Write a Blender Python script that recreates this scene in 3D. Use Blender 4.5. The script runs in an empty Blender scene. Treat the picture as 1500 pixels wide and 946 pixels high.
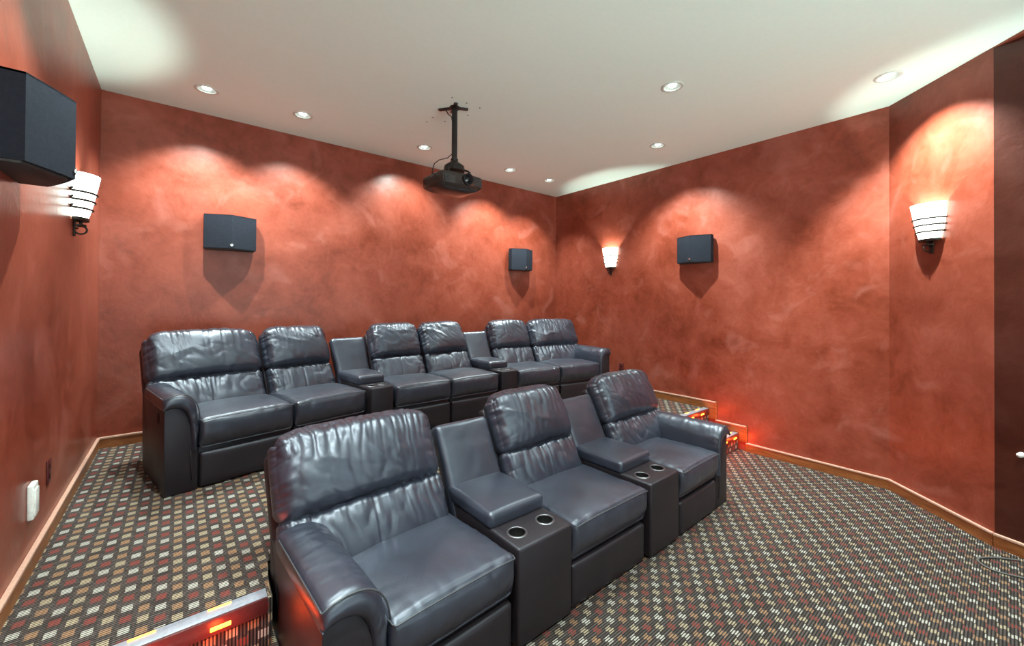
import bpy, bmesh, math, random
from mathutils import Vector, Matrix, noise
PI = math.pi
S = bpy.context.scene
C = S.collection
random.seed(7)

# ------------------------------------------------------------------ materials
def new_mat(name):
    m = bpy.data.materials.new(name); m.use_nodes = True
    nt = m.node_tree; b = nt.nodes['Principled BSDF']
    return m, nt, b
def link(nt, a, b): nt.links.new(a, b)
def node(nt, t, **kw):
    n = nt.nodes.new(t)
    for k, v in kw.items(): setattr(n, k, v)
    return n
def mth(nt, op, a, b=None, c=None):
    n = nt.nodes.new('ShaderNodeMath'); n.operation = op
    for i, v in enumerate((a, b, c)):
        if v is None: continue
        if isinstance(v, (int, float)): n.inputs[i].default_value = v
        else: nt.links.new(v, n.inputs[i])
    return n.outputs[0]
def mixc(nt, f, a, b):
    n = nt.nodes.new('ShaderNodeMix'); n.data_type = 'RGBA'
    for i, v in ((0, f), (6, a), (7, b)):
        if isinstance(v, (int, float)): n.inputs[i].default_value = v
        elif isinstance(v, tuple): n.inputs[i].default_value = (*v, 1) if len(v) == 3 else v
        else: nt.links.new(v, n.inputs[i])
    return n.outputs[2]
def ramp(nt, fac, stops):
    n = nt.nodes.new('ShaderNodeValToRGB'); e = n.color_ramp.elements
    while len(e) < len(stops): e.new(0.5)
    for el, (p, c) in zip(e, stops): el.position = p; el.color = (*c, 1)
    nt.links.new(fac, n.inputs[0]); return n.outputs[0]
def tex_noise(nt, vec, scale, detail=4, rough=.5, dist=0):
    n = nt.nodes.new('ShaderNodeTexNoise')
    n.inputs['Scale'].default_value = scale; n.inputs['Detail'].default_value = detail
    n.inputs['Roughness'].default_value = rough; n.inputs['Distortion'].default_value = dist
    if vec is not None: nt.links.new(vec, n.inputs['Vector'])
    return n.outputs['Fac']
def pos(nt):
    return nt.nodes.new('ShaderNodeNewGeometry').outputs['Position']
def objc(nt):
    return nt.nodes.new('ShaderNodeTexCoord').outputs['Object']
def mapping(nt, vec, sc):
    n = nt.nodes.new('ShaderNodeMapping'); n.inputs['Scale'].default_value = sc
    nt.links.new(vec, n.inputs['Vector']); return n.outputs[0]
def bump(nt, b, h, strength, dist):
    n = nt.nodes.new('ShaderNodeBump'); n.inputs['Strength'].default_value = strength
    n.inputs['Distance'].default_value = dist
    nt.links.new(h, n.inputs['Height']); nt.links.new(n.outputs[0], b.inputs['Normal'])
def simple(name, col, rough=.5, metal=0, nz=0, spec=.5):
    m, nt, b = new_mat(name)
    v = tex_noise(nt, objc(nt), 60, 3)
    lo = tuple(c*.88 for c in col); hi = tuple(min(1, c*1.1) for c in col)
    link(nt, ramp(nt, v, [(.3, lo), (.7, hi)]), b.inputs['Base Color'])
    b.inputs['Roughness'].default_value = rough; b.inputs['Metallic'].default_value = metal
    b.inputs['Specular IOR Level'].default_value = spec
    if nz: bump(nt, b, tex_noise(nt, objc(nt), 350, 2), nz, .002)
    return m
def emit(name, col, strength):
    m, nt, b = new_mat(name)
    b.inputs['Base Color'].default_value = (*col, 1)
    b.inputs['Emission Color'].default_value = (*col, 1); b.inputs['Emission Strength'].default_value = strength
    b.inputs['Roughness'].default_value = .3
    return m

def plaster(name='burnished_plaster', k=1.0):
    m, nt, b = new_mat(name); p = pos(nt)
    big = tex_noise(nt, p, 1.1, 5, .6, .4); mid = tex_noise(nt, p, 4.5, 6, .65, .6); fine = tex_noise(nt, p, 22, 5, .6, .3)
    f = mth(nt, 'ADD', mth(nt, 'MULTIPLY', big, .55), mth(nt, 'ADD', mth(nt, 'MULTIPLY', mid, .33), mth(nt, 'MULTIPLY', fine, .12)))
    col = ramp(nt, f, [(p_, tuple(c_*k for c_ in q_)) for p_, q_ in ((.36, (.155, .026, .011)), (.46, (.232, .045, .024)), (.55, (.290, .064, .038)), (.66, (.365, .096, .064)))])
    sp = tex_noise(nt, p, 2.3, 3, .5, 1.2)
    pink = mth(nt, 'MULTIPLY', mth(nt, 'SMOOTH_MIN', mth(nt, 'MAXIMUM', mth(nt, 'SUBTRACT', sp, .56), 0), .2, .05), 2.2)
    col = mixc(nt, pink, col, (.42*k, .145*k, .115*k))
    link(nt, col, b.inputs['Base Color'])
    r = mth(nt, 'ADD', mth(nt, 'MULTIPLY', mid, .20), .24); link(nt, r, b.inputs['Roughness'])
    b.inputs['Specular IOR Level'].default_value = .42
    h = mth(nt, 'ADD', mid, mth(nt, 'MULTIPLY', fine, .4)); bump(nt, b, h, .22, .012)
    return m
def ceiling_paint():
    m, nt, b = new_mat('ceiling_paint')
    v = tex_noise(nt, pos(nt), 40, 4)
    link(nt, ramp(nt, v, [(.3, (.80, .89, .82)), (.7, (.82, .91, .84))]), b.inputs['Base Color'])
    b.inputs['Roughness'].default_value = .85; bump(nt, b, v, .05, .004)
    return m
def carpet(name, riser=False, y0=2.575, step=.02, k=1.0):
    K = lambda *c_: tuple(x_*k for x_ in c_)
    m, nt, b = new_mat(name)
    sx = nt.nodes.new('ShaderNodeSeparateXYZ'); link(nt, pos(nt), sx.inputs[0])
    X, Y, Z = sx.outputs
    # tiny wobble so the weave is not ruler straight
    if riser: u, v, x0, yy = Z, X, .01, .03
    else: u, v, x0, yy = X, Y, -.052 - .0281, y0 - .0391
    p, q = .0561, .0782
    a = mth(nt, 'DIVIDE', mth(nt, 'SUBTRACT', u, x0), p)
    i = mth(nt, 'FLOOR', a); fu = mth(nt, 'FRACT', a)
    odd = mth(nt, 'FLOORED_MODULO', i, 2); mm = mth(nt, 'FLOOR', mth(nt, 'DIVIDE', i, 2))
    vv = mth(nt, 'ADD', mth(nt, 'DIVIDE', mth(nt, 'SUBTRACT', v, yy), q), mth(nt, 'MULTIPLY', odd, .5))
    j = mth(nt, 'FLOOR', vv); fv = mth(nt, 'FRACT', vv)
    par = mth(nt, 'FLOORED_MODULO', mth(nt, 'ADD', j, mm), 2)
    fb6 = mth(nt, 'MULTIPLY', fv, 6); kb = mth(nt, 'FLOOR', fb6); fb = mth(nt, 'FRACT', fb6)
    bar = mth(nt, 'LESS_THAN', mth(nt, 'ABSOLUTE', mth(nt, 'SUBTRACT', fb, .5)), .275)
    sh = mth(nt, 'MULTIPLY', mth(nt, 'SUBTRACT', mth(nt, 'FLOORED_MODULO', kb, 2), .5), step)
    inu = mth(nt, 'LESS_THAN', mth(nt, 'ABSOLUTE', mth(nt, 'ADD', mth(nt, 'SUBTRACT', fu, .5), sh)), .32)
    inv = mth(nt, 'LESS_THAN', mth(nt, 'ABSOLUTE', mth(nt, 'SUBTRACT', fv, .5)), .26)
    blk = mth(nt, 'MULTIPLY', inu, inv)
    even = mixc(nt, par, K(.29, .055, .046), K(.60, .57, .52))
    oddc = mixc(nt, par, K(.52, .42, .29), K(.43, .235, .13))
    bc = mixc(nt, odd, even, oddc)
    wn = nt.nodes.new('ShaderNodeTexWhiteNoise'); wn.noise_dimensions = '2D'
    cb = nt.nodes.new('ShaderNodeCombineXYZ'); link(nt, i, cb.inputs[0]); link(nt, mth(nt, 'FLOOR', mth(nt, 'MULTIPLY', vv, 6)), cb.inputs[1])
    link(nt, cb.outputs[0], wn.inputs[0])
    bg = mixc(nt, wn.outputs[0], K(.066, .049, .045), K(.140, .113, .107))
    c1 = mixc(nt, blk, bg, bc)
    dk = mixc(nt, blk, (.009, .0065, .006), (.050, .035, .028))
    col = mixc(nt, bar, dk, c1)
    fz = tex_noise(nt, pos(nt), 420, 2)
    col = mixc(nt, mth(nt, 'MULTIPLY', fz, .25), col, (.05, .045, .042))
    link(nt, col, b.inputs['Base Color']); b.inputs['Roughness'].default_value = .95
    b.inputs['Specular IOR Level'].default_value = .15
    bump(nt, b, mth(nt, 'ADD', mth(nt, 'MULTIPLY', bar, .6), fz), .5, .004)
    return m
def wood():
    m, nt, b = new_mat('oak_baseboard')
    p = mapping(nt, pos(nt), (3, 3, 30)); n = tex_noise(nt, p, 1.2, 6, .6, 1.5)
    link(nt, ramp(nt, n, [(.3, (.16, .048, .013)), (.5, (.27, .088, .026)), (.7, (.36, .14, .045))]), b.inputs['Base Color'])
    b.inputs['Roughness'].default_value = .38; bump(nt, b, n, .1, .003)
    return m
def leather(name, c0, c1, rough=.36, creases=1.0, spec=1.0, coat=.35):
    m, nt, b = new_mat(name); p = objc(nt)
    v = tex_noise(nt, p, 5, 4, .6)
    link(nt, ramp(nt, v, [(.3, c0), (.7, c1)]), b.inputs['Base Color'])
    link(nt, mth(nt, 'ADD', mth(nt, 'MULTIPLY', tex_noise(nt, p, 6, 3, .5), .14), rough - .07), b.inputs['Roughness'])
    vo = nt.nodes.new('ShaderNodeTexVoronoi'); vo.feature = 'DISTANCE_TO_EDGE'; vo.inputs['Scale'].default_value = 260
    link(nt, p, vo.inputs['Vector'])
    cr = tex_noise(nt, p, 16, 5, .6, 1.2); cr = mth(nt, 'ABSOLUTE', mth(nt, 'SUBTRACT', cr, .5))
    cr = mth(nt, 'MINIMUM', cr, .06)
    h = mth(nt, 'ADD', mth(nt, 'MULTIPLY', mth(nt, 'MINIMUM', vo.outputs['Distance'], .12), .45), mth(nt, 'MULTIPLY', cr, 5*creases))
    bump(nt, b, h, .20, .0025)
    b.inputs['Specular IOR Level'].default_value = spec; b.inputs['Specular Tint'].default_value = (.78, .83, 1, 1)
    b.inputs['Coat Weight'].default_value = coat; b.inputs['Coat Roughness'].default_value = .42
    return m
def glass_shade_mat():
    m, nt, b = new_mat('lit_alabaster_glass')
    v = tex_noise(nt, objc(nt), 9, 4, .6, .8)
    link(nt, ramp(nt, v, [(.3, (.85, .82, .74)), (.7, (.95, .93, .88))]), b.inputs['Base Color'])
    b.inputs['Emission Color'].default_value = (.86, 1, .90, 1); b.inputs['Emission Strength'].default_value = 6.5
    b.inputs['Roughness'].default_value = .25
    return m
M = dict(
    wall=plaster(), wall_shade_toned=plaster('shade_toned_plaster', .25), ceil=ceiling_paint(), carpet=carpet('patterned_carpet', y0=2.575), carpet_low=carpet('patterned_carpet_lower', y0=2.575 + .0782, step=.16, k=.68),
    riser=carpet('patterned_carpet_riser', riser=True), wood=wood(), cap=simple('pale_trim_cap', (.60, .35, .27), .45),
    leather=leather('navy_black_leather', (.018, .020, .031), (.030, .034, .053), .36), 
    leather2=leather('smooth_black_leather', (.012, .0082, .0100), (.018, .0130, .0155), .46, .3, .55, .1),
    piping=simple('leather_piping', (.055, .057, .066), .38),
    black=simple('black_plastic', (.012, .011, .012), .4), lens=simple('projector_lens_glass', (.01, .01, .013), .08),
    proj=simple('projector_shell', (.034, .024, .022), .2), grey=simple('dark_grey_vent', (.05, .045, .045), .5),
    steel=simple('black_steel', (.018, .013, .013), .35, .3),
    grille=simple('charcoal_speaker_cloth', (.022, .025, .036), .95, 0, .6, .12), cabinet=simple('black_speaker_cabinet', (.03, .028, .028), .6),
    chrome=simple('chrome', (.75, .75, .76), .18, 1), silver=simple('satin_silver_ring', (.20, .20, .22), .35, .9),
    cup=simple('cup_holder_well', (.008, .008, .008), .35),
    iron=simple('wrought_iron', (.045, .030, .024), .5, .6), shade=glass_shade_mat(),
    white=simple('white_plastic', (.86, .86, .84), .4), maroon=simple('maroon_plate', (.10, .018, .018), .35), maroon_dark=simple('maroon_socket', (.05, .010, .010), .35),
    trimw=simple('white_lamp_trim', (.62, .64, .59), .6), lamp=emit('lamp_face', (.86, 1, .98), 5), baffle=simple('shaded_lamp_baffle', (.50, .52, .48), .7),
    alu=simple('brushed_aluminium', (.50, .54, .64), .38, .55), burg=simple('burgundy_vinyl', (.085, .018, .018), .3),
    led=emit('amber_led', (1, .22, .02), 9), cable=simple('grey_cable', (.10, .095, .09), .5), hole=simple('dark_hole', (.05, .045, .04), .8),
)

# ------------------------------------------------------------------ helpers
def obj(name, bm, mat, parent=None, smooth=True, auto=None, loc=None):
    me = bpy.data.meshes.new(name)
    bmesh.ops.recalc_face_normals(bm, faces=bm.faces)
    bm.to_mesh(me); bm.free()
    if smooth: me.shade_smooth()
    if auto is not None:
        me.set_sharp_from_angle(angle=math.radians(auto))
    me.materials.append(mat)
    o = bpy.data.objects.new(name, me); C.objects.link(o)
    if parent: o.parent = parent
    if loc: o.location = loc
    return o
def thing(name, label, cat, loc=(0, 0, 0), rz=0, group=None):
    o = bpy.data.objects.new(name, None); C.objects.link(o)
    o.empty_display_size = .1
    o.location = loc; o.rotation_euler = (0, 0, rz); o['label'] = label; o['category'] = cat
    if group: o['group'] = group
    return o
def tag(o, label, cat, group=None):
    o['label'] = label; o['category'] = cat
    if group: o['group'] = group
    return o
def struct(name, bm, mat, smooth=False, parent=None):
    o = obj(name, bm, mat, parent, smooth)
    if not parent: o['kind'] = 'structure'
    return o
def box(bm, lo, hi, bev=0, seg=2):
    r = bmesh.ops.create_cube(bm, size=1)
    vs = r['verts']
    for v in vs: v.co = Vector([(lo[k] + hi[k])/2 + v.co[k]*(hi[k] - lo[k]) for k in range(3)])
    if bev:
        es = list({e for v in vs for e in v.link_edges})
        bmesh.ops.bevel(bm, geom=es, offset=bev, segments=seg, profile=.5, affect='EDGES')
    return bm
def new(): return bmesh.new()
def boxm(lo, hi, bev=0, seg=2): return box(new(), lo, hi, bev, seg)
def prism(poly, z0, z1, bm=None, bev=0, seg=2):
    bm = bm or new()
    a = [bm.verts.new((x, y, z0)) for x, y in poly]; b = [bm.verts.new((x, y, z1)) for x, y in poly]
    n = len(poly)
    fs = [bm.faces.new(a[::-1]), bm.faces.new(b)]
    for i in range(n): fs.append(bm.faces.new((a[i], a[(i+1) % n], b[(i+1) % n], b[i])))
    if bev:
        es = list({e for f in fs for e in f.edges})
        bmesh.ops.bevel(bm, geom=es, offset=bev, segments=seg, profile=.5, affect='EDGES')
    return bm
def tube(bm, pts, r, n=8, closed=False):
    pts = [Vector(p) for p in pts]; rings = []; N = len(pts); prev = None
    for i, p in enumerate(pts):
        if closed: t = pts[(i+1) % N] - pts[i-1]
        else: t = pts[min(i+1, N-1)] - pts[max(i-1, 0)]
        t.normalize()
        if prev is None:
            a = Vector((0, 0, 1)) if abs(t.z) < .9 else Vector((1, 0, 0))
            u = t.cross(a).normalized()
        else:
            u = (prev - t*prev.dot(t)).normalized()
        prev = u; w = t.cross(u)
        rr = r[i] if isinstance(r, (list, tuple)) else r
        rings.append([bm.verts.new(p + (u*math.cos(2*PI*k/n) + w*math.sin(2*PI*k/n))*rr) for k in range(n)])
    M_ = N if closed else N - 1
    for i in range(M_):
        A, B = rings[i], rings[(i+1) % N]
        for k in range(n): bm.faces.new((A[k], A[(k+1) % n], B[(k+1) % n], B[k]))
    if not closed:
        bm.faces.new(rings[0][::-1]); bm.faces.new(rings[-1])
    return bm
def lathe(bm, prof, n=32, c=(0, 0, 0), capb=False, capt=False):
    rings = [[bm.verts.new((c[0] + r*math.cos(2*PI*k/n), c[1] + r*math.sin(2*PI*k/n), c[2] + z)) for k in range(n)] for r, z in prof]
    for A, B in zip(rings, rings[1:]):
        for k in range(n): bm.faces.new((A[k], A[(k+1) % n], B[(k+1) % n], B[k]))
    if capb: bm.faces.new(rings[0][::-1])
    if capt: bm.faces.new(rings[-1])
    return bm
def holed(outer, circles, z, n=40, thick=None):
    """flat polygon at height z with round holes; thick extrudes it"""
    bm = new(); edges = []
    loops = [outer] + [[(cx + r*math.cos(2*PI*k/n), cy + r*math.sin(2*PI*k/n)) for k in range(n)] for cx, cy, r in circles]
    for lp in loops:
        vs = [bm.verts.new((x, y, z)) for x, y in lp]
        for i in range(len(vs)): edges.append(bm.edges.new((vs[i], vs[(i+1) % len(vs)])))
    bmesh.ops.triangle_fill(bm, use_beauty=True, edges=edges)
    if thick:
        r = bmesh.ops.extrude_face_region(bm, geom=bm.faces[:])
        for v in r['geom']:
            if isinstance(v, bmesh.types.BMVert): v.co.z += thick
    return bm
def rounded(hx, hy, hz, r, nx, ny, nz, disp=None, conc=.35):
    """dense rounded box centred on the origin; disp(p, n, s) -> offset along normal; s = unit cube coords"""
    bm = new(); idx = {}
    ns = (nx, ny, nz); h = (hx, hy, hz); rr = min(r, hx*.999, hy*.999, hz*.999)
    def vert(i, j, k):
        key = (i, j, k)
        if key in idx: return idx[key]
        s = [2*a/n - 1 for a, n in zip(key, ns)]
        s = [(1 - conc)*q + conc*math.sin(q*PI/2) for q in s]
        p = Vector([s[a]*h[a] for a in range(3)])
        inn = Vector([max(-(h[a] - rr), min(h[a] - rr, p[a])) for a in range(3)])
        d = p - inn
        d = d.normalized() if d.length > 1e-9 else Vector((0, 0, 1))
        o = inn + d*rr
        if disp: o = disp(o, d, s)
        idx[key] = bm.verts.new(o); return idx[key]
    def quad(f, n1, n2):
        for a in range(n1):
            for b in range(n2):
                bm.faces.new((f(a, b), f(a+1, b), f(a+1, b+1), f(a, b+1)))
    for k in (0, nz): quad(lambda a, b: vert(a, b, k), nx, ny)
    for j in (0, ny): quad(lambda a, b: vert(a, j, b), nx, nz)
    for i in (0, nx): quad(lambda a, b: vert(i, a, b), ny, nz)
    return bm
def nz3(x, y, z): return noise.noise(Vector((x, y, z)))
def crease(v): return 1 - min(1, abs(v)*3.2)
def xform(bm, mtx):
    bmesh.ops.transform(bm, matrix=mtx, verts=bm.verts); return bm

# ------------------------------------------------------------------ the room
XL, YB, XR, HC, HP, HS = -.562, 5.162, 5.218, 3.634, .416, .195
BX, BY = 5.218, .736           # where the right wall turns
EX, EY = 4.592, .082           # where the turned wall ends
DY = -2.6                      # how far the room is built towards the screen end
TX = EX + (DY - EY)*.37        # end of the last wall
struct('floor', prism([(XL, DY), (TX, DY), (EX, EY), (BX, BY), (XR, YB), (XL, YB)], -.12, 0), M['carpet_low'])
struct('wall_left', boxm((XL - .12, DY, -.12), (XL, YB + .12, HC + .1)), M['wall'])
struct('wall_back', boxm((XL, YB, -.12), (XR, YB + .12, HC + .1)), M['wall'])
struct('wall_right', boxm((XR, BY, -.12), (XR + .12, YB + .12, HC + .1)), M['wall'])
def slabwall(name, a, b, t=.12, mat='wall'):
    a = Vector((*a, 0)); b = Vector((*b, 0)); d = (b - a).normalized(); n = Vector((-d.y, d.x, 0))*t
    if n.x < 0: n = -n
    return struct(name, prism([(a.x, a.y), (b.x, b.y), (b.x + n.x, b.y + n.y), (a.x + n.x, a.y + n.y)], -.12, HC + .1), M[mat])
slabwall('wall_angled', (BX, BY), (EX, EY))
slabwall('wall_screen_side', (EX, EY), (TX, DY), mat='wall_shade_toned')  # same plaster, with this wall's shade put into its colour
LIGHTS = [  # x, y, tilt direction (dx, dy), label
    (.171, 4.55, (0, .24), 'recessed ceiling downlight nearest the left wall corner', 30),
    (.954, 4.546, (0, .24), 'recessed ceiling downlight second from the left along the back wall', 22),
    (2.308, 4.543, (0, .46), 'recessed ceiling downlight behind the projector with the strongest wall scallop', 15),
    (3.646, 4.529, (0, .30), 'recessed ceiling downlight right of the projector above the small back speaker', 26),
    (4.414, 4.521, (0, .15), 'recessed ceiling downlight in the far right corner of the ceiling', 22),
    (4.422, 2.679, (.30, 0), 'recessed ceiling downlight before the right wall, above the right speaker', 30),
    (3.313, 1.868, (.1, .1), 'recessed ceiling downlight out in the middle, right of the projector mount', 26),
    (4.529, .645, (.13, -.12), 'recessed ceiling downlight inside the bright oval above the angled wall', 52)]
# the same grid goes on over the front seats and the screen end, just past the picture's top edge
FRONT = [(1.31, 1.868, (0, 0), 'recessed ceiling downlight above the armless front row recliner', 30),
    (.171, .645, (-.1, 0), 'recessed ceiling downlight by the left wall near the camera', 50),
    (1.31, -.30, (0, 0), 'recessed ceiling downlight at the screen end, left of the pair', 30),
    (3.313, -.30, (0, 0), 'recessed ceiling downlight at the screen end, right of the pair', 30)]
FRONT.append((.20, 2.62, (-.14, 0), 'recessed ceiling downlight above the left wall speaker', 25))
LIGHTS += FRONT
struct('ceiling', holed([(XL, DY), (TX, DY), (EX, EY), (BX, BY), (XR, YB), (XL, YB)], [(l[0], l[1], .068) for l in LIGHTS], HC, thick=.1), M['ceil'])
dA = Vector((EX - BX, EY - BY)).normalized()
struct('trim_1', prism([(EX, EY), (EX + dA.x*2.6, EY + dA.y*2.6), (TX, DY)], HC - .012, HC), M['wall'])
# stage: the carpeted platform under the back row and its steps
def carpet_block(name, poly, z0, z1, edges):
    o = struct(name, prism(poly, z0, z1, bev=.018, seg=3), M['carpet'], smooth=False)
    o.data.materials.append(M['riser'])
    for p in o.data.polygons:
        if abs(p.normal.z) < .55: p.material_index = 1
    return o
PF = 2.43
carpet_block('floor_platform', [(XL, 2.12), (.342, 2.12), (.342, PF), (XR, PF), (XR, YB), (XL, YB)], -.02, HP, None)
carpet_block('floor_step_left', [(XL, 1.80), (.365, 1.80), (.365, 2.30), (XL, 2.30)], -.02, HS, None)
carpet_block('floor_step_right', [(3.98, 2.08), (XR, 2.08), (XR, PF + .1), (3.98, PF + .1)], -.02, HS, None)

def baseboard(name, segs, inward):
    """segs: list of wall-parallel runs ((x0,y0),(x1,y1),z)"""
    bm = new(); cap = new()
    for (a, b, z, h) in segs:
        a = Vector(a); b = Vector(b); n = Vector(inward)
        def q(t): return [(a.x, a.y), (b.x, b.y), (b.x + n.x*t, b.y + n.y*t), (a.x + n.x*t, a.y + n.y*t)]
        prism(q(.016), z, z + h - .018, bm)
        prism(q(.022), z + h - .018, z + h, cap, bev=.004, seg=2)
    o = struct(name, bm, M['wood'])
    c = obj('cap', cap, M['cap'], o, False)
    c['label'] = 'pale painted top edge'
    return o
BH = .101
baseboard('baseboard_left', [((XL, 2.05), (XL, YB), HP, BH), ((XL, 1.72), (XL, 2.05), HS, BH), ((XL, DY), (XL, 1.72), 0, BH)], (1, 0))
baseboard('baseboard_back', [((XL, YB), (XR, YB), HP, BH)], (0, -1))
br = baseboard('baseboard_right', [((XR, 2.343), (XR, YB), HP, BH), ((XR, 1.993), (XR, 2.343), HS, BH), ((XR, BY), (XR, 1.993), 0, BH)], (-1, 0))
b2 = new(); box(b2, (XR - .016, 2.343, HS + BH), (XR, 2.43, HP)); box(b2, (XR - .016, 1.993, BH), (XR, 2.08, HS))
obj('riser_board', b2, M['wood'], br, False)
b3 = new(); box(b3, (XR - .021, 2.325, HS + BH), (XR, 2.343, HP + BH), .004); box(b3, (XR - .021, 1.975, BH), (XR, 1.993, HS + BH), .004)
obj('end_cap', b3, M['wood'], br, False)
nA = (-.7224, .69147); d3 = Vector((TX - EX, DY - EY)).normalized(); n3 = (d3.y, -d3.x)
baseboard('baseboard_angled', [((BX, BY), (EX, EY), 0, BH)], nA)
baseboard('baseboard_screen_side', [((EX, EY), (TX, DY), 0, BH)], n3)

# ------------------------------------------------------------------ recessed downlights
def add_spot(name, loc, d, power, size, blend, radius, col):
    l = bpy.data.lights.new(name, 'SPOT'); l.energy = power; l.spot_size = math.radians(size); l.spot_blend = blend
    l.shadow_soft_size = radius; l.color = col
    o = bpy.data.objects.new(name, l); C.objects.link(o); o.location = loc
    o.rotation_euler = Vector(d).normalized().to_track_quat('-Z', 'Y').to_euler()
    return o
def add_point(name, loc, power, radius, col):
    l = bpy.data.lights.new(name, 'POINT'); l.energy = power; l.shadow_soft_size = radius; l.color = col
    o = bpy.data.objects.new(name, l); C.objects.link(o); o.location = loc
    return o
DOWN = 1.5
for (x, y, t, lab, pw) in LIGHTS:
    t_ = thing('recessed_downlight', lab, 'ceiling light', (x, y, HC), 0, 'recessed downlights in the ceiling')
    obj('trim_ring', lathe(new(), [(.066, .004), (.066, -.003), (.072, -.007), (.084, -.007), (.092, -.003), (.093, .0)], 40), M['trimw'], t_)
    obj('baffle', lathe(new(), [(.067, .002), (.058, .010), (.046, .016), (.028, .022), (.0, .024)], 40), M['baffle'], t_)
    L = lathe(new(), [(.0, .0), (.014, -.004), (.024, -.004), (.030, .0), (.034, .012)], 28)
    m = Vector((t[0]*.5, t[1]*.5, -1)).to_track_quat('-Z', 'Y').to_matrix().to_4x4()
    xform(L, Matrix.Translation((t[0]*.03, t[1]*.03, .006)) @ m)
    obj('lamp', L, M['lamp'], t_)
    add_spot('downlight_beam', (x + t[0]*.02, y + t[1]*.02, HC - .012), (t[0], t[1], -1), pw*DOWN*(5.2 if y > 2 or x > 4 else 3.9), 100, .75, .018, (.84, 1, .93))

# ------------------------------------------------------------------ wall sconces
SC = 1.0
def sconce(loc, rz, label):
    """local x along the wall, local -y into the room, z=0 at the bottom of the glass"""
    t = thing('wall_sconce', label, 'wall lamp', loc, rz, 'half-cone wall sconces')
    n = 28
    def prof(z): # half width, depth
        f = z/.29; g = f**.85
        return .086 + (.137 - .086)*g, .070 + (.128 - .070)*g
    def ring(z, off=0, y0=-.006):
        a, d = prof(z)
        return [((a + off)*math.cos(PI*k/n), y0 - (d - .006 + off)*math.sin(PI*k/n), z) for k in range(n+1)]
    bm = new(); zs = [0, .05, .1, .15, .2, .25, .283, .29]
    O = [[bm.verts.new(p) for p in ring(z)] for z in zs]
    I = [[bm.verts.new(p) for p in ring(z, -.006)] for z in zs]
    for R, fl in ((O, 0), (I, 1)):
        for A, B in zip(R, R[1:]):
            for k in range(n): bm.faces.new((A[k], A[k+1], B[k+1], B[k]))
    for k in range(n):
        bm.faces.new((O[-1][k], O[-1][k+1], I[-1][k+1], I[-1][k])); bm.faces.new((O[0][k], O[0][k+1], I[0][k+1], I[0][k]))
    for k in (0, n):
        for i in range(len(zs) - 1): bm.faces.new((O[i][k], O[i+1][k], I[i+1][k], I[i][k]))
    obj('glass_shade', bm, M['shade'], t)
    for z in (.165, .112, .058):
        p = ring(z, .006)
        a = p[0]; b = p[-1]
        p = [(a[0] + .012, -.002, z), (a[0] + .004, -.004, z)] + p + [(b[0] - .004, -.004, z), (b[0] - .014, -.003, z + .004), (b[0] - .018, -.008, z + .012), (b[0] - .012, -.012, z + .016)]
        obj('iron_band', tube(new(), p, .0075, 8), M['iron'], t)
    bm = new()
    a, d = prof(0)
    for z0, z1, e in ((-.020, .0, .006),):
        poly = [((a + e)*math.cos(PI*k/n), -.004 - (d + e - .004)*math.sin(PI*k/n)) for k in range(n+1)]
        prism(poly, z0, z1, bm, bev=.003)
    obj('shade_cup', bm, M['iron'], t)
    bm = new(); box(bm, (-.020, -.010, -.125), (.020, -.0005, .0), .004)
    obj('wall_bracket', bm, M['iron'], t)
    bm = new()
    poly = [(.050*math.cos(PI*k/n), -.012 - .050*math.sin(PI*k/n)) for k in range(n+1)]
    prism(poly, -.056, -.044, bm, bev=.003); tube(bm, [(0, -.035, -.018), (0, -.035, -.046)], .009, 10)
    obj('lower_disc', bm, M['iron'], t)
    sp = [(0, -.014 - .03*(1 - q)*1.0 + .0 - .030*math.sin(q*2.2*PI)*(1 - .55*q), -.085 + .030*math.cos(q*2.2*PI)*(1 - .55*q)) for q in [k/24 for k in range(25)]]
    obj('scroll', tube(new(), sp, .006, 8), M['iron'], t)
    w = Matrix.Translation(loc) @ Matrix.Rotation(rz, 4, 'Z') @ Vector((0, -.062, .142))
    add_point('sconce_bulb', w, 31*SC, .02, (.80, 1, .90))
    return t
SZ = 2.302
sconce((XL, 4.01, SZ), PI/2, 'lit glass sconce on the left wall, partly behind the left speaker')
sconce((XR, 3.955, SZ), -PI/2, 'lit glass sconce on the right wall between the back corner and the speaker')
sconce((XL, .43, SZ), PI/2, 'lit glass sconce on the left wall near the camera, outside the picture')
ang = math.atan2(nA[1], nA[0]) + PI/2
sconce((4.922, .427, SZ), ang, 'lit glass sconce on the narrow angled wall at the far right')

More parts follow.
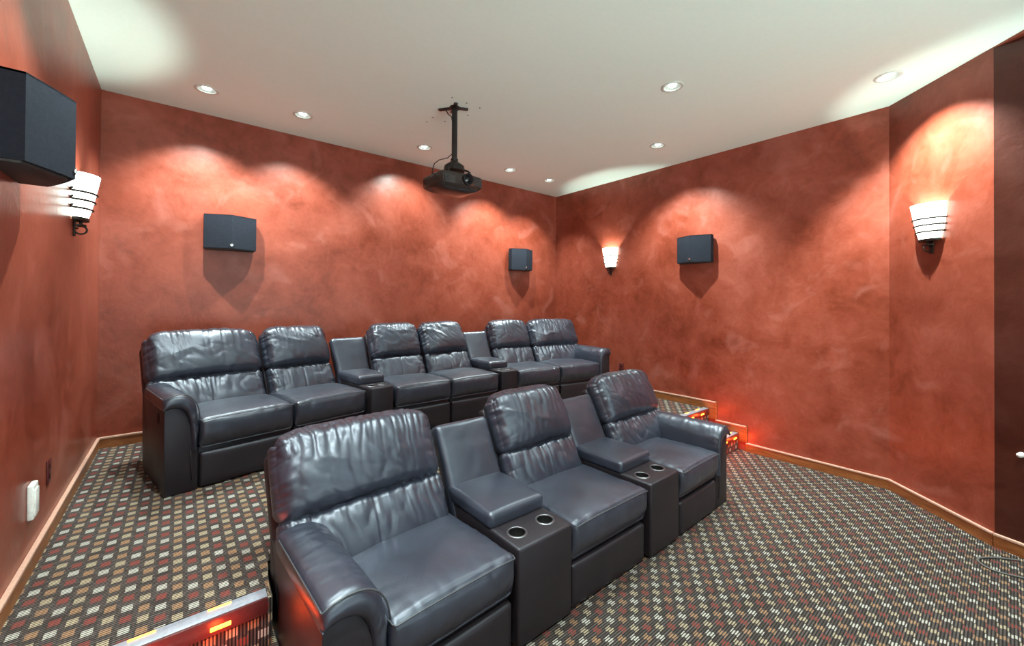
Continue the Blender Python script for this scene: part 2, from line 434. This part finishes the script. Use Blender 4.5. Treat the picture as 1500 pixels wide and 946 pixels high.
# ------------------------------------------------------------------ surround speakers
def speaker(loc, rz, label):
    t = thing('wall_speaker', label, 'speaker', loc, rz, 'wedge-fronted surround speakers on the walls')
    W, D1, D2 = .222, .104, .205
    def front(n, w, d1, d2):
        pts = []
        for k in range(n+1):
            f = k/n; x = -w + w*f; pts.append((x, -(d1 + (d2 - d1)*(f + .16*f*(1 - f)))))
        return pts + [(-x, y) for x, y in pts[-2::-1]]
    body = [(-W + .012, -.001)] + front(8, W - .012, D1 - .012, D2 - .022) + [(W - .012, -.001)]
    obj('cabinet', prism(body, .0, .328, bev=.004), M['cabinet'], t, True, 30)
    fo = front(10, W, D1, D2); fi = front(10, W - .010, D1 - .010, D2 - .018)
    poly = [(-W, -.035)] + fo + [(W, -.035), (W - .011, -.035)] + fi[::-1] + [(-W + .011, -.035)]
    g = prism(poly, .010, .345)
    # close the grille at top
    prism([(-W, -.035)] + fo + [(W, -.035)], .338, .346, g)
    obj('cloth_grille', g, M['grille'], t, True, 25)
    e = new(); y = -(D2 + .0015)
    lathe(e, [(.0, .004), (.012, .003), (.013, .0)], 20)
    xform(e, Matrix.Translation((.0, y + .002, .042)) @ Matrix.Rotation(PI/2, 4, 'X'))
    box(e, (-.016, y - .003, .045), (.016, y + .004, .051), .001); box(e, (-.004, y - .004, .030), (.004, y + .002, .058), .001)
    b = obj('maker_badge', e, M['chrome'], t, True, 30); b['label'] = 'small chrome badge'
    return t
speaker((.400, YB, 2.262), 0, 'dark wedge speaker on the back wall above the left sofa seats')
speaker((4.335, YB, 2.262), 0, 'dark wedge speaker on the back wall near the far corner')
speaker((XR, 2.588, 2.262), -PI/2, 'dark wedge speaker on the right wall beside the lit sconce')
speaker((XL, 2.575, 2.262), PI/2, 'large looking dark speaker on the left wall at the photo edge')

# ------------------------------------------------------------------ projector
def projector():
    mt = thing('projector', 'dark ceiling projector hanging from a black pole', 'projector', (2.05, 3.412, HC))
    bm = new()
    for a, l in ((2.2, .165), (-.45, .13), (1.25, .11), (4.3, .10)):
        d = Vector((math.cos(a), math.sin(a), 0)); s = Vector((-d.y, d.x, 0))*.018
        p = [d*.01 - s, d*l - s, d*l + s, d*.01 + s]
        prism([(q.x, q.y) for q in p], -.016, 0, bm, bev=.003)
        q = d*(l - .02); tube(bm, [(q.x, q.y, -.022), (q.x, q.y, -.012)], .006, 8)
    lathe(bm, [(.05, 0), (.05, -.012), (.034, -.026), (.028, -.028)], 24, capb=True)
    obj('ceiling_plate', bm, M['steel'], mt, True, 30)
    obj('pole', tube(new(), [(0, 0, -.01), (0, 0, -.535)], .027, 20), M['steel'], mt, True, 40)
    bm = new(); lathe(bm, [(.028, -.50), (.036, -.505), (.036, -.53), (.05, -.54), (.095, -.575), (.10, -.60), (.10, -.625), (.02, -.63)], 28, capb=True, capt=True)
    for k in range(4):
        a = PI/4 + k*PI/2; d = Vector((math.cos(a), math.sin(a)))
        tube(bm, [(d.x*.06, d.y*.06, -.60), (d.x*.15, d.y*.12, -.625), (d.x*.17, d.y*.13, -.66)], .010, 8)
        tube(bm, [(d.x*.17, d.y*.13, -.63), (d.x*.17, d.y*.13, -.69)], .007, 8)
    obj('swivel_mount', bm, M['steel'], mt, True, 40)
    # shell: plan sculpted at the front, belly rounded
    x0, x1, y0, y1 = -.205, .255, -.118, .245
    plan = [(x0, y1), (x0, y0 + .05), (x0 + .02, y0 + .012)]
    for k in range(9):
        f = k/8; plan.append((x0 + .04 + (x1 - x0 - .05)*f, y0 + .004 - .018*math.sin(f*PI)))
    plan += [(x1, y0 + .02), (x1, y1 - .02), (x1 - .02, y1)]
    zs = [(-.665, .93), (-.675, .985), (-.69, 1), (-.762, 1), (-.778, .975), (-.798, .86), (-.814, .70), (-.824, .5), (-.828, .2)]
    bm = new(); cx, cy = (x0 + x1)/2, (y0 + y1)/2; R = []
    for z, s in zs: R.append([bm.verts.new((cx + (x - cx)*s, cy + (y - cy)*s, z)) for x, y in plan])
    n = len(plan)
    for A, B in zip(R, R[1:]):
        for k in range(n): bm.faces.new((A[k], A[(k+1) % n], B[(k+1) % n], B[k]))
    bm.faces.new(R[0]); bm.faces.new(R[-1][::-1])
    sh = obj('shell', bm, M['proj'], mt, True, 38)
    # lens barrel on the front face, right of centre
    bm = new(); lathe(bm, [(.0, .0), (.0301, .0), (.034, .012), (.050, .030), (.056, .030), (.056, -.02)], 32)
    xform(bm, Matrix.Translation((.066, y0 - .012, -.722)) @ Matrix.Rotation(PI/2, 4, 'X'))
    ln = obj('lens_barrel', bm, M['black'], mt, True, 40)
    bm = new(); lathe(bm, [(.0, .022), (.018, .017), (.032, .008)], 28)
    xform(bm, Matrix.Translation((.066, y0 - .012, -.722)) @ Matrix.Rotation(PI/2, 4, 'X'))
    obj('lens_glass', bm, M['lens'], ln)
    for (ax, lo, hi) in (('x', (x0 - .004, y0 + .10, -.765), (x0 + .004, y1 - .06, -.70)), ('y', (x1 - .105, y0 - .010, -.765), (x1 - .02, y0 + .02, -.69)), ('y', (x0 + .03, y0 - .010, -.775), (x0 + .14, y0 + .02, -.70))):
        g = new(); nsl = 7
        for k in range(nsl):
            za = lo[2] + (hi[2] - lo[2])*k/nsl
            box(g, (lo[0], lo[1], za), (hi[0], hi[1], za + (hi[2] - lo[2])/nsl*.6))
        obj('vent', g, M['grey'], mt, False)
    bm = new(); tube(bm, [(-.025, .0, -.46), (-.06, .03, -.50), (-.13, .06, -.525), (-.165, .09, -.56), (-.175, .11, -.61), (-.17, .13, -.668)], .005, 8)
    obj('cable', bm, M['black'], mt)
    bm = new(); tube(bm, [(-.06, .07, -.012), (-.045, .05, -.06), (-.028, .01, -.10), (-.027, .0, -.14)], .0045, 8)
    obj('cable', bm, M['black'], mt)
    return mt
projector()
cb = bpy.data.objects['ceiling']
for (x, y) in [(1.934, 3.264), (2.094, 3.267), (2.245, 3.267), (1.991, 3.745), (1.992, 3.877), (2.132, 3.745), (2.245, 3.479)]:
    obj('screw_hole', lathe(new(), [(.0, -.0015), (.008, -.001), (.009, .001)], 12, (x, y, HC)), M['hole'], cb)

# ------------------------------------------------------------------ seating
ROW1 = 'recliners of the front row'; ROW2 = 'recliners of the back row'
TILT = math.radians(27.5)
BY0, BZ0 = .50, .44
def back_mtx():
    # columns: x, t (up the back), n (out of the back)
    t = Vector((0, math.sin(TILT), math.cos(TILT))); n = Vector((0, -math.cos(TILT), math.sin(TILT)))
    m = Matrix(((1, t.x, n.x, 0), (0, t.y, n.y, BY0), (0, t.z, n.z, BZ0), (0, 0, 0, 1)))
    return m
BM_ = back_mtx()
def pillow(x0, x1, t0, t1, n0, n1, kind, seed, top_r):
    hx, ht, hn = (x1 - x0)/2, (t1 - t0)/2, (n1 - n0)/2
    nx = max(40, int((x1 - x0)/.0062)); nt_ = max(22, int((t1 - t0)/.0066))
    def disp(p, d, s):
        f = max(0, d.z)**.5 if d.z > 0 else 0           # facing the sitter
        x, t = p.x, p.y
        X, T = s[0], s[1]
        o = p.copy()
        if kind == 'head':
            crown = (1 - abs(X)**3.0)*(1 - abs(T)**2.6)
            o += Vector((0, 0, 1))*(.062*crown*f)
            # the corners round off, the lower edge rolls over
            o.y -= .055*abs(X)**5*max(0, T)**2
            o.x -= .010*X*max(0, T)**4
            dt = (1 - T)*ht; db = (1 + T)*ht; dx = (1 - abs(X))*hx
            w = .0120*math.exp(-max(0, dt - .02)/.11)*crease(nz3(x*19 + .9*nz3(x*3, t*4, seed), t*1.6, seed))
            am = .55 + .9*max(0, .5 + nz3(x*4.5, .3*t, seed + 50))
            w *= am
            w += .0050*am*math.exp(-max(0, dt - .015)/.055)*crease(nz3(x*40 + 5*t, t*4, seed + 44))
            w += .0035*crease(nz3(x*11 + t*9, t*7 - x*3, seed + 47))*max(0, 1 - T*T)
            w += .0085*math.exp(-dx/.065)*crease(nz3(t*19 + 4*x*(1 if X > 0 else -1), x*4, seed + 3.7))
            w += .0065*math.exp(-db/.05)*crease(nz3(x*13, t*4, seed + 8.1))
            big = nz3(x*3.4, t*4.4, seed + 11)*.013 + crease(nz3(x*4.2 + t*5, t*3 - x*2, seed + 15))*.007*(1 - T*T)
            o -= d*(w*max(f, .12) - (big*f))
        else:
            crown = (1 - abs(X)**3)*(1 - abs(T)**2.2)
            o += Vector((0, 0, 1))*(.030*crown*f)
            dt = (1 - T)*ht; db = (1 + T)*ht; dx = (1 - abs(X))*hx
            w = .015*(.6 + .8*max(0, .5 + nz3(x*5, 0, seed + 52)))*math.exp(-max(0, dt)/.085)*crease(nz3(x*17 + .8*nz3(x*4, t*5, seed), t*3.0, seed + 20))
            w += .005*math.exp(-max(0, dt)/.05)*crease(nz3(x*42, t*6, seed + 53)) + .007*math.exp(-dx/.07)*crease(nz3(t*16, x*5, seed + 23))
            w += .006*crease(nz3(x*8 + t*4, t*5 - 2*x, seed + 27))*(1 - T*T)
            w += .006*math.exp(-(abs(x)/.007)**2)          # stitched middle seam
            big = nz3(x*4, t*5, seed + 31)*.010
            o -= d*(w*max(f, .3) - big*f)
        return o
    bm = rounded(hx, ht, hn, top_r, nx, nt_, 12, disp)
    xform(bm, Matrix.Translation(((x0 + x1)/2, (t0 + t1)/2, (n0 + n1)/2)))
    return xform(bm, BM_)
def seat_bm(w, seed):
    z0, z1, y0, y1 = .285, .495, .0, .62
    hx, hy, hz = w/2, (y1 - y0)/2, (z1 - z0)/2
    def disp(p, d, s):
        o = p.copy(); X, Y, Z = s
        up = max(0, d.z); fr = max(0, -d.y)
        crown = (1 - abs(X)**4)*(1 - abs(Y)**4)
        o.z += up*.026*crown
        o.z -= up*.010*max(0, Y)                                # settles toward the back
        o.y -= fr*.016*(1 - abs(X)**4)*(1 - Z*Z)
        o.y += .035*max(0, -Z)**1.5*fr                          # front rolls under
        dx = (1 - abs(X))*hx
        w_ = .0040*crease(nz3(o.x*7, o.y*9, seed + 2))*up*math.exp(-dx/.12) + .0035*math.exp(-(1 + Y)*hy/.07)*crease(nz3(o.x*16, o.y*5, seed))*up
        w_ += .004*fr*crease(nz3(o.x*10, o.z*9, seed + 5))
        o += d*(nz3(o.x*4, o.y*4, seed + 7)*.006*up - w_)
        return o
    bm = rounded(hx, hy, hz, .030, 56, 48, 14, disp)
    return xform(bm, Matrix.Translation((w/2, (y0 + y1)/2, (z0 + z1)/2)))
def arm_pad(aw, seed):
    """cross-section in x (0 = outer, aw = inner), swept in y; pleats where it rolls down the inner front"""
    ctrl_o = [(.0, .585), (-.004, .615), (.0, .640), (.02, .655), (aw*.35, .668), (aw*.6, .662), (aw*.8, .635), (aw*.94, .585), (aw, .52), (aw + .004, .44), (aw, .36), (aw - .004, .28)]
    ctrl_i = [(.004, .568), (.02, .562), (aw*.3, .572), (aw*.5, .560), (aw*.62, .535), (aw*.70, .49), (aw*.735, .44), (aw*.75, .38), (aw*.76, .32), (aw*.765, .28)]
    def sample(ct, n):
        pts = [Vector((*c, 0)) for c in ct]; L = [0]
        for a, b in zip(pts, pts[1:]): L.append(L[-1] + (b - a).length)
        out = []
        for k in range(n):
            s = L[-1]*k/(n - 1)
            for i in range(len(pts) - 1):
                if s <= L[i+1] + 1e-9:
                    f = (s - L[i])/(L[i+1] - L[i]); out.append(pts[i].lerp(pts[i+1], f)); break
        for _ in range(3):
            out = [out[0]] + [(out[i-1] + out[i]*2 + out[i+1])/4 for i in range(1, n-1)] + [out[-1]]
        return out
    n = 46
    O = sample(ctrl_o, n); I = sample(ctrl_i, n)
    ys = [-.012, -.010, -.004, .006, .018, .032, .048] + [.048 + .60*k/44 for k in range(1, 45)]
    bm = new(); RO = []; RI = []
    for y in ys:
        e = max(0, 1 - (y + .012)/.05); ins = .020*e**2.4
        ro, ri = [], []
        for k in range(n):
            o = O[k]; i = I[k]; c = (o + i)/2
            v = (o - c); 
            oo = c + v*(1 - ins/max(v.length, .01)); ii = c - v*(1 - ins/max(v.length, .01))
            f = k/(n - 1)
            nrm = v.normalized()
            a = .010*math.exp(-max(0, y)/.10)*math.exp(-((f - .60)/.22)**2)*crease(nz3(f*30, y*3, seed))
            a += .004*math.exp(-((f - .30)/.25)**2)*crease(nz3(y*22, f*4, seed + 4))
            a -= .004*nz3(y*5, f*6, seed + 9)
            oo = oo - nrm*a
            # fronts of the pad puff out
            yy = y
            ro.append(bm.verts.new((oo.x, yy, oo.y))); ri.append(bm.verts.new((ii.x, yy, ii.y)))
        RO.append(ro); RI.append(ri)
    for R in (RO, RI):
        for A, B in zip(R, R[1:]):
            for k in range(n - 1): bm.faces.new((A[k], A[k+1], B[k+1], B[k]))
    def wr(a, b):
        return a + (b - a)
    # front face: three columns between outer and inner so it can bulge and pleat
    def cap(ro, ri, sgn):
        mids = []
        for k in range(n):
            a, b = ro[k].co, ri[k].co; row = []
            for q in (.25, .5, .75):
                p = a.lerp(b, q); f = k/(n - 1)
                bul = .010*(1 - (2*q - 1)**2)
                bul -= .008*math.exp(-((f - .6)/.25)**2)*crease(nz3(f*26, q*1.2, seed + 14))
                p = Vector((p.x, p.y + sgn*bul, p.z)); row.append(bm.verts.new(p))
            mids.append([ro[k]] + row + [ri[k]])
        for A, B in zip(mids, mids[1:]):
            for k in range(4): bm.faces.new((A[k], A[k+1], B[k+1], B[k]))
    cap(RO[0], RI[0], -1); cap(RO[-1], RI[-1], 1)
    for R1, R2 in zip(zip(RO, RI), zip(RO[1:], RI[1:])):
        for k in (0, n - 1): bm.faces.new((R1[0][k], R1[1][k], R2[1][k], R2[0][k]))
    return bm, O
def mirror_x(bm, c):
    for v in bm.verts: v.co.x = 2*c - v.co.x
    bmesh.ops.reverse_faces(bm, faces=bm.faces[:]); return bm
def recliner(loc, rz, w, arm, label, group, seed, aw=.25, hb=0.0, handle=False):
    """local x along the row, y from the front edge back, z up"""
    t = thing('leather_recliner', label, 'recliner', loc, rz, group)
    L, B = M['leather'], M['leather2']
    g = .004
    bm = new(); box(bm, (g, .060, .001), (w - g, .84, .29), .012)
    obj('base_frame', bm, B, t, True, 35)
    def fd(p, d, s):
        o = p.copy(); o.y -= max(0, -d.y)*.012*(1 - s[0]**4)*(1 - s[2]**4); return o
    bm = rounded(w/2 - .008, .024, .122, .016, 30, 6, 16, fd); xform(bm, Matrix.Translation((w/2, .046, .130)))
    obj('footrest', bm, B, t)
    se = obj('seat', seat_bm(w - 2*g, seed), L, t); se.location.x = g
    pts = [(w*k/24*.94 + w*.03 - g, -.006 - .004*(1 - (2*k/24 - 1)**4), 0.484 + .010*(1 - (2*k/24 - 1)**4)) for k in range(25)]
    pts = [(pts[0][0] - .010, .05, .485), (pts[0][0] - .008, .012, .484)] + pts + [(pts[-1][0] + .008, .012, .484), (pts[-1][0] + .010, .05, .485)]
    obj('piping', tube(new(), pts, .0036, 6), M['piping'], se)
    xa = -aw + .006 if arm == 'L' else g
    xb = w + aw - .006 if arm == 'R' else w - g
    # back shell behind the pillows
    bm = rounded((xb - xa)/2 - .002, .355, .045, .03, 24, 16, 6); xform(bm, Matrix.Translation(((xa + xb)/2, .300, -.178)))
    xform(bm, BM_); obj('back_shell', bm, B, t)
    obj('lumbar_pillow', pillow(xa + .006, xb - .006, .0, .330, -.15, -.012, 'lumbar', seed + 40, .055), L, t)
    obj('head_pillow', pillow(xa, xb, .290, .752 + hb, -.165, .0, 'head', seed, .078), L, t)
    if arm:
        a = thing_part = None
        bm = new(); prof = [(.012, .003), (.008, .58), (aw*.3, .585), (aw*.55, .57), (aw*.72, .50), (aw*.78, .40), (aw - .004, .30), (aw - .002, .003)]
        A = [bm.verts.new((x, .006, z)) for x, z in prof]; Bv = [bm.verts.new((x, .80, z)) for x, z in prof]
        m_ = len(prof); bm.faces.new(A); bm.faces.new(Bv[::-1])
        for k in range(m_): bm.faces.new((A[k], A[(k+1) % m_], Bv[(k+1) % m_], Bv[k]))
        bmesh.ops.bevel(bm, geom=bm.edges[:], offset=.008, segments=2, profile=.5, affect='EDGES')
        pad, O = arm_pad(aw, seed + 60)
        pb = new()
        tube(pb, [(.001, .60 - k*.61/20, .641) for k in range(21)] + [(.004, -.014, .640)] + [(p.x + .0, -.015 + .004*abs(i/46 - .5), p.y - .004) for i, p in enumerate(O[6:30])], .0038, 6)
        sm = new(); tube(sm, [(aw*.765, -.001, .285), (aw*.77, .0, .20), (aw*.80, .001, .08)], .003, 6)
        hd = None
        if handle:
            hd = new(); lathe(hd, [(.0, -.010), (.016, -.008), (.022, .0), (.026, .003), (.029, .0)], 20)
            xform(hd, Matrix.Translation((.006, .17, .50)) @ Matrix.Rotation(-PI/2, 4, 'Y') @ Matrix.Scale(1.7, 4, (1, 0, 0)))
        parts = [bm, pad, pb, sm] + ([hd] if hd else [])
        for p in parts:
            for v in p.verts:
                v.co.x -= aw
                if v.co.z > .3: v.co.z += (v.co.z - .3)/.35*(.022 - .004*max(0, v.co.y))
                v.co.y += .022*max(0, 1 - max(0, v.co.y)/.4)
            if arm == 'R': mirror_x(p, w/2)
        ar = obj('armrest', bm, B, t, True, 35)
        pd = obj('arm_pad', pad, L, ar)
        obj('piping', pb, M['piping'], pd) if False else obj('piping', pb, M['piping'], ar)
        obj('front_seam', sm, M['black'], ar)
        if hd: obj('recline_handle', hd, M['black'], ar)
    return t
def console(loc, rz, wf, wb, label, group, seed):
    t = thing('wedge_console', label, 'console', loc, rz, group)
    wm = max(wf, wb); D = .82
    def warp(bm):
        for v in bm.verts:
            k = wf + (wb - wf)*min(1, max(0, v.co.y/D)); v.co.x = (v.co.x - wm/2)*k/wm + wf/2
        return bm
    kf = wm/(wf + (wb - wf)*.2)      # keeps the wells round after the taper
    ZT = .512
    bm = new(); box(bm, (.004, .0, .012), (wm - .004, D, ZT), .016, 3)
    top = [f for f in bm.faces if f.normal.z > .99 and f.calc_center_median().z > ZT - .001]
    outer = [(v.co.x, v.co.y) for v in max(top, key=lambda f: f.calc_area()).verts]
    rim = list(max(top, key=lambda f: f.calc_area()).verts)
    bmesh.ops.delete(bm, geom=top, context='FACES_ONLY')
    rc = .046 if wm > .36 else .040
    cxs = [wm/2 - .103, wm/2 + .103] if wf > .3 else [wm/2 - .078, wm/2 + .078]
    cy = .128
    edges = []
    for i in range(len(rim)):
        e = bm.edges.get((rim[i], rim[(i+1) % len(rim)]))
        edges.append(e or bm.edges.new((rim[i], rim[(i+1) % len(rim)])))
    for cx in cxs:
        vs = [bm.verts.new((cx + rc*kf*math.cos(2*PI*k/36), cy + rc*math.sin(2*PI*k/36), ZT)) for k in range(36)]
        edges += [bm.edges.new((vs[k], vs[(k+1) % 36])) for k in range(36)]
    bmesh.ops.triangle_fill(bm, use_beauty=True, edges=edges)
    obj('body', warp(bm), M['leather2'], t, True, 35)
    for cx in cxs:
        X = (cx - wm/2)*(wf + (wb - wf)*cy/D)/wm + wf/2
        bm = new(); lathe(bm, [(rc*.99, -.004), (rc*.97, .0025), (rc*1.06, .005), (rc*1.20, .004), (rc*1.25, .0)], 36, (X, cy, ZT))
        h = obj('cup_holder', bm, M['silver'], t)
        bm = new(); lathe(bm, [(rc*.985, .002), (rc*.93, -.075), (rc*.5, -.078), (.0, -.078)], 36, (X, cy, ZT))
        obj('well', bm, M['cup'], h)
    hx, hy, hz = wm/2 + .004, .235, .046
    def disp(p, d, s):
        o = p.copy(); up = max(0, d.z)
        o.z += up*.018*(1 - abs(s[0])**3)*(1 - abs(s[1])**3) + up*.003*nz3(p.x*6, p.y*6, seed)
        return o
    bm = rounded(hx, hy, hz, .028, 34, 40, 8, disp, .3)
    xform(bm, Matrix.Translation((wm/2, .235 + hy, .545)))
    pd = obj('lid_pad', warp(bm), M['leather'], t)
    pts = []
    bm = rounded(wm/2 + .008, .30, .055, .035, 26, 22, 8, lambda p, d, s: p + Vector((0, 0, max(0, d.z)*(.012*(1 - s[0]**2)*(1 - s[1]**2) - .003*crease(nz3(p.x*5, p.y*14, seed + 5))))), .3)
    xform(bm, Matrix.Translation((wm/2, .285, -.100))); xform(bm, Matrix.Translation((0, .03, 0)) @ BM_)
    obj('back_panel', warp(bm), M['leather'], t)
    return t

# front row, straight across the lower floor
F1 = 1.555
recliner((.645, F1 - .035, 0), math.radians(3.2), .668, 'L', 'front row recliner nearest the camera, with a padded left armrest lit red', ROW1, 1.3, aw=.255)
console((1.318, F1, 0), 0, .402, .402, 'front row console with two cup holders beside the nearest recliner', 'cup holder consoles', 2.1)
recliner((1.732, F1, 0), 0, .738, None, 'armless front row recliner between the two front consoles', ROW1, 6.2)
console((2.488, F1 - .005, 0), math.radians(1.0), .395, .395, 'front row console with two cup holders beside the right end recliner', 'cup holder consoles', 4.4)
recliner((2.904, F1 - .01, 0), math.radians(1.4), .632, 'R', 'front row right end recliner with a rolled armrest facing the steps', ROW1, 9.9, aw=.235)
# back row, bent gently toward the screen, on the platform
a1 = math.radians(11.0); a3 = math.radians(-7.5)
def along(o, a, s): return (o[0] + math.cos(a)*s, o[1] + math.sin(a)*s, HP)
o1 = (.118, 3.600)
recliner(along(o1, a1, 0), a1, .635, 'L', 'back row recliner at the left end with a padded armrest and extra wide headrest', ROW2, 13.7, aw=.20, handle=True)
recliner(along(o1, a1, .645), a1, .640, None, 'armless back row recliner beside the wide left end recliner', ROW2, 17.1)
console((1.402, 3.80, HP), math.radians(4.5), .228, .36, 'left console of the back row, two cup holders', 'cup holder consoles', 5.5)
recliner((1.655, 3.805, HP), 0, .625, None, 'back row recliner right of the left console, headrest creased in a deep fold', ROW2, 21.9)
recliner((2.285, 3.805, HP), 0, .640, None, 'back row recliner left of the right console, strongly wrinkled headrest', ROW2, 26.4)
console((2.945, 3.80, HP), math.radians(-3.7), .24, .36, 'right console of the back row, two cup holders', 'cup holder consoles', 7.5)
o3 = (3.205, 3.795)
recliner(along(o3, a3, 0), a3, .660, None, 'armless back row recliner beside the right end recliner', ROW2, 31.3)
recliner(along(o3, a3, .668), a3, .680, 'R', 'back row recliner at the right end with a rolled armrest near the right wall', ROW2, 35.8, aw=.215)

# ------------------------------------------------------------------ lit step edges
def nosing(name, x0, x1, y, z, leds, label, topled=True, side=False):
    """metal and vinyl edge strip with amber lamps on a step; y is the front face"""
    t = thing(name, label, 'step light', (x0, y, z), 0, 'lit step edge strips')
    W = x1 - x0
    obj('top_strip', boxm((0, -.004, .0), (W, .062, .007), .002), M['alu'], t, True, 35)
    obj('front_strip', boxm((0, -.014, -.066), (W, .0, .005), .004), M['burg'], t, True, 35)
    for lx in leds:
        if topled: obj('led_lamp', boxm((lx - x0 - .042, .044, .0045), (lx - x0 + .042, .056, .0095), .002), M['led'], t)
        obj('led_lamp', boxm((lx - x0 - .036, -.0175, -.047), (lx - x0 + .036, -.010, -.030), .002), M['led'], t)
        add_point('led_glow', (lx, y - .085, z - .05), 1.0, .02, (1, .07, .012))
    return t
nosing('step_light_strip', XL + .03, .318, 2.12, HP, (-.354, -.104, .146), 'lit metal edge strip on the platform step beside the left wall')
nosing('step_light_strip', XL + .03, .365, 1.80, HS, (-.354, -.104, .146), 'lit metal edge strip on the low step below the left platform edge')
nosing('step_light_strip', 4.25, XR - .03, PF - .003, HP, (4.508, 4.757, 5.008), 'lit edge strip along the platform edge at the right wall')
nosing('step_light_strip', 4.0, XR - .03, 2.08 - .003, HS, (4.34, 4.59, 4.84, 5.088), 'lit edge strip on the low step by the right wall')

# ------------------------------------------------------------------ outlets, plates, cable
def outlet(loc, rz, label):
    t = thing('wall_outlet', label, 'outlet', loc, rz, 'dark maroon outlets')
    obj('cover_plate', boxm((-.040, -.007, -.066), (.040, 0, .066), .004), M['maroon'], t, True, 35)
    for z in (.028, -.028):
        bm = lathe(new(), [(.0, .003), (.015, .003), (.018, .0)], 20); xform(bm, Matrix.Translation((0, -.0065, z)) @ Matrix.Rotation(PI/2, 4, 'X'))
        obj('socket', bm, M['maroon_dark'], t)
    return t
outlet((XR, 3.755, .76), -PI/2, 'dark maroon outlet low on the right wall behind the back row')
outlet((XL, 3.40, .79), PI/2, 'dark maroon outlet low on the left wall beside the back row')
t = thing('wall_control_box', 'white plastic box low on the left wall nearest the camera', 'wall box', (XL, 3.03, .765), PI/2)
obj('housing', boxm((-.042, -.024, -.085), (.042, 0, .085), .007, 3), M['white'], t, True, 40)
obj('cover', boxm((-.034, -.029, -.070), (.034, -.022, .060), .004, 2), M['white'], t, True, 40)
t = thing('wall_bumper', 'small round white bumper on the dark wall at the right edge', 'wall bumper', (4.546, -.042, .709), math.atan2(n3[1], n3[0]) + PI/2)
obj('rose', xform(lathe(new(), [(.0, .006), (.016, .005), (.018, .0)], 24), Matrix.Rotation(PI/2, 4, 'X')), M['white'], t)
obj('ball', xform(lathe(new(), [(.006, .004), (.007, .014), (.014, .020), (.017, .030), (.013, .040), (.0, .044)], 24), Matrix.Rotation(PI/2, 4, 'X')), M['white'], t)
pts = [Vector(p) for p in [(4.62, -.22, .006), (4.472, -.049, .006), (4.383, .069, .006), (4.30, .135, .006), (4.25, .150, .006), (4.215, .144, .006), (4.180, .120, .006), (4.160, .08, .006), (4.164, .037, .006), (4.195, -.046, .006), (4.25, -.20, .006), (4.22, -.5, .006)]]
pts[0] = Vector((4.50, -.10, .006))
sm = []
for i in range(len(pts) - 1):
    p0, p1, p2, p3 = pts[max(0, i-1)], pts[i], pts[i+1], pts[min(len(pts)-1, i+2)]
    for k in range(6):
        f = k/6
        sm.append(.5*((2*p1) + (p2 - p0)*f + (2*p0 - 5*p1 + 4*p2 - p3)*f*f + (3*p1 - p0 - 3*p2 + p3)*f**3))
sm = sm[7:]
tag(obj('floor_cable', tube(new(), sm, .0060, 8), M['cable']), 'thin grey cable looped on the carpet at the right edge', 'cable')

# ------------------------------------------------------------------ added fill light through the unbuilt screen end, camera, output
w = bpy.data.worlds.new('added_fill'); S.world = w; w.use_nodes = True
wn = w.node_tree; bgd = wn.nodes['Background']
gz = node(wn, 'ShaderNodeSeparateXYZ'); link(wn, node(wn, 'ShaderNodeTexCoord').outputs['Generated'], gz.inputs[0])
link(wn, ramp(wn, mth(wn, 'ADD', mth(wn, 'MULTIPLY', gz.outputs[2], .5), .5), [(.38, (.80, 1, .95)), (.52, (.105, .13, .13))]), bgd.inputs[0])  # added fill: lower half brightened to lift the ceiling, no such source there
bgd.inputs[1].default_value = 5.8
F, CY, TH, PT, RO = 597.0, 437.93, .6839, .0069, .006
c, s = math.cos(TH), math.sin(TH)
fw = Vector((s*math.cos(PT), c*math.cos(PT), math.sin(PT)))
r0 = Vector((c, -s, 0)); u0 = Vector((-s*math.sin(PT), -c*math.sin(PT), math.cos(PT)))
rt = r0*math.cos(RO) + u0*math.sin(RO); up = u0*math.cos(RO) - r0*math.sin(RO)
cam = bpy.data.cameras.new('camera'); co = bpy.data.objects.new('camera', cam); C.objects.link(co)
cam.sensor_width = 36; cam.sensor_fit = 'HORIZONTAL'; cam.lens = F/1500*36
cam.shift_y = -(473 - CY)/1500; cam.clip_start = .02
co.matrix_world = Matrix(((rt.x, up.x, -fw.x, 0), (rt.y, up.y, -fw.y, 0), (rt.z, up.z, -fw.z, 1.75), (0, 0, 0, 1)))
S.camera = co
S.view_settings.view_transform = 'Standard'; S.view_settings.look = 'None'
S.view_settings.gamma = 1; S.view_settings.use_curve_mapping = False
S.view_settings.exposure = 0.5
S.cycles.max_bounces = 10; S.cycles.diffuse_bounces = 6; S.cycles.glossy_bounces = 4
S.cycles.use_denoising = True; S.cycles.sample_clamp_indirect = 6
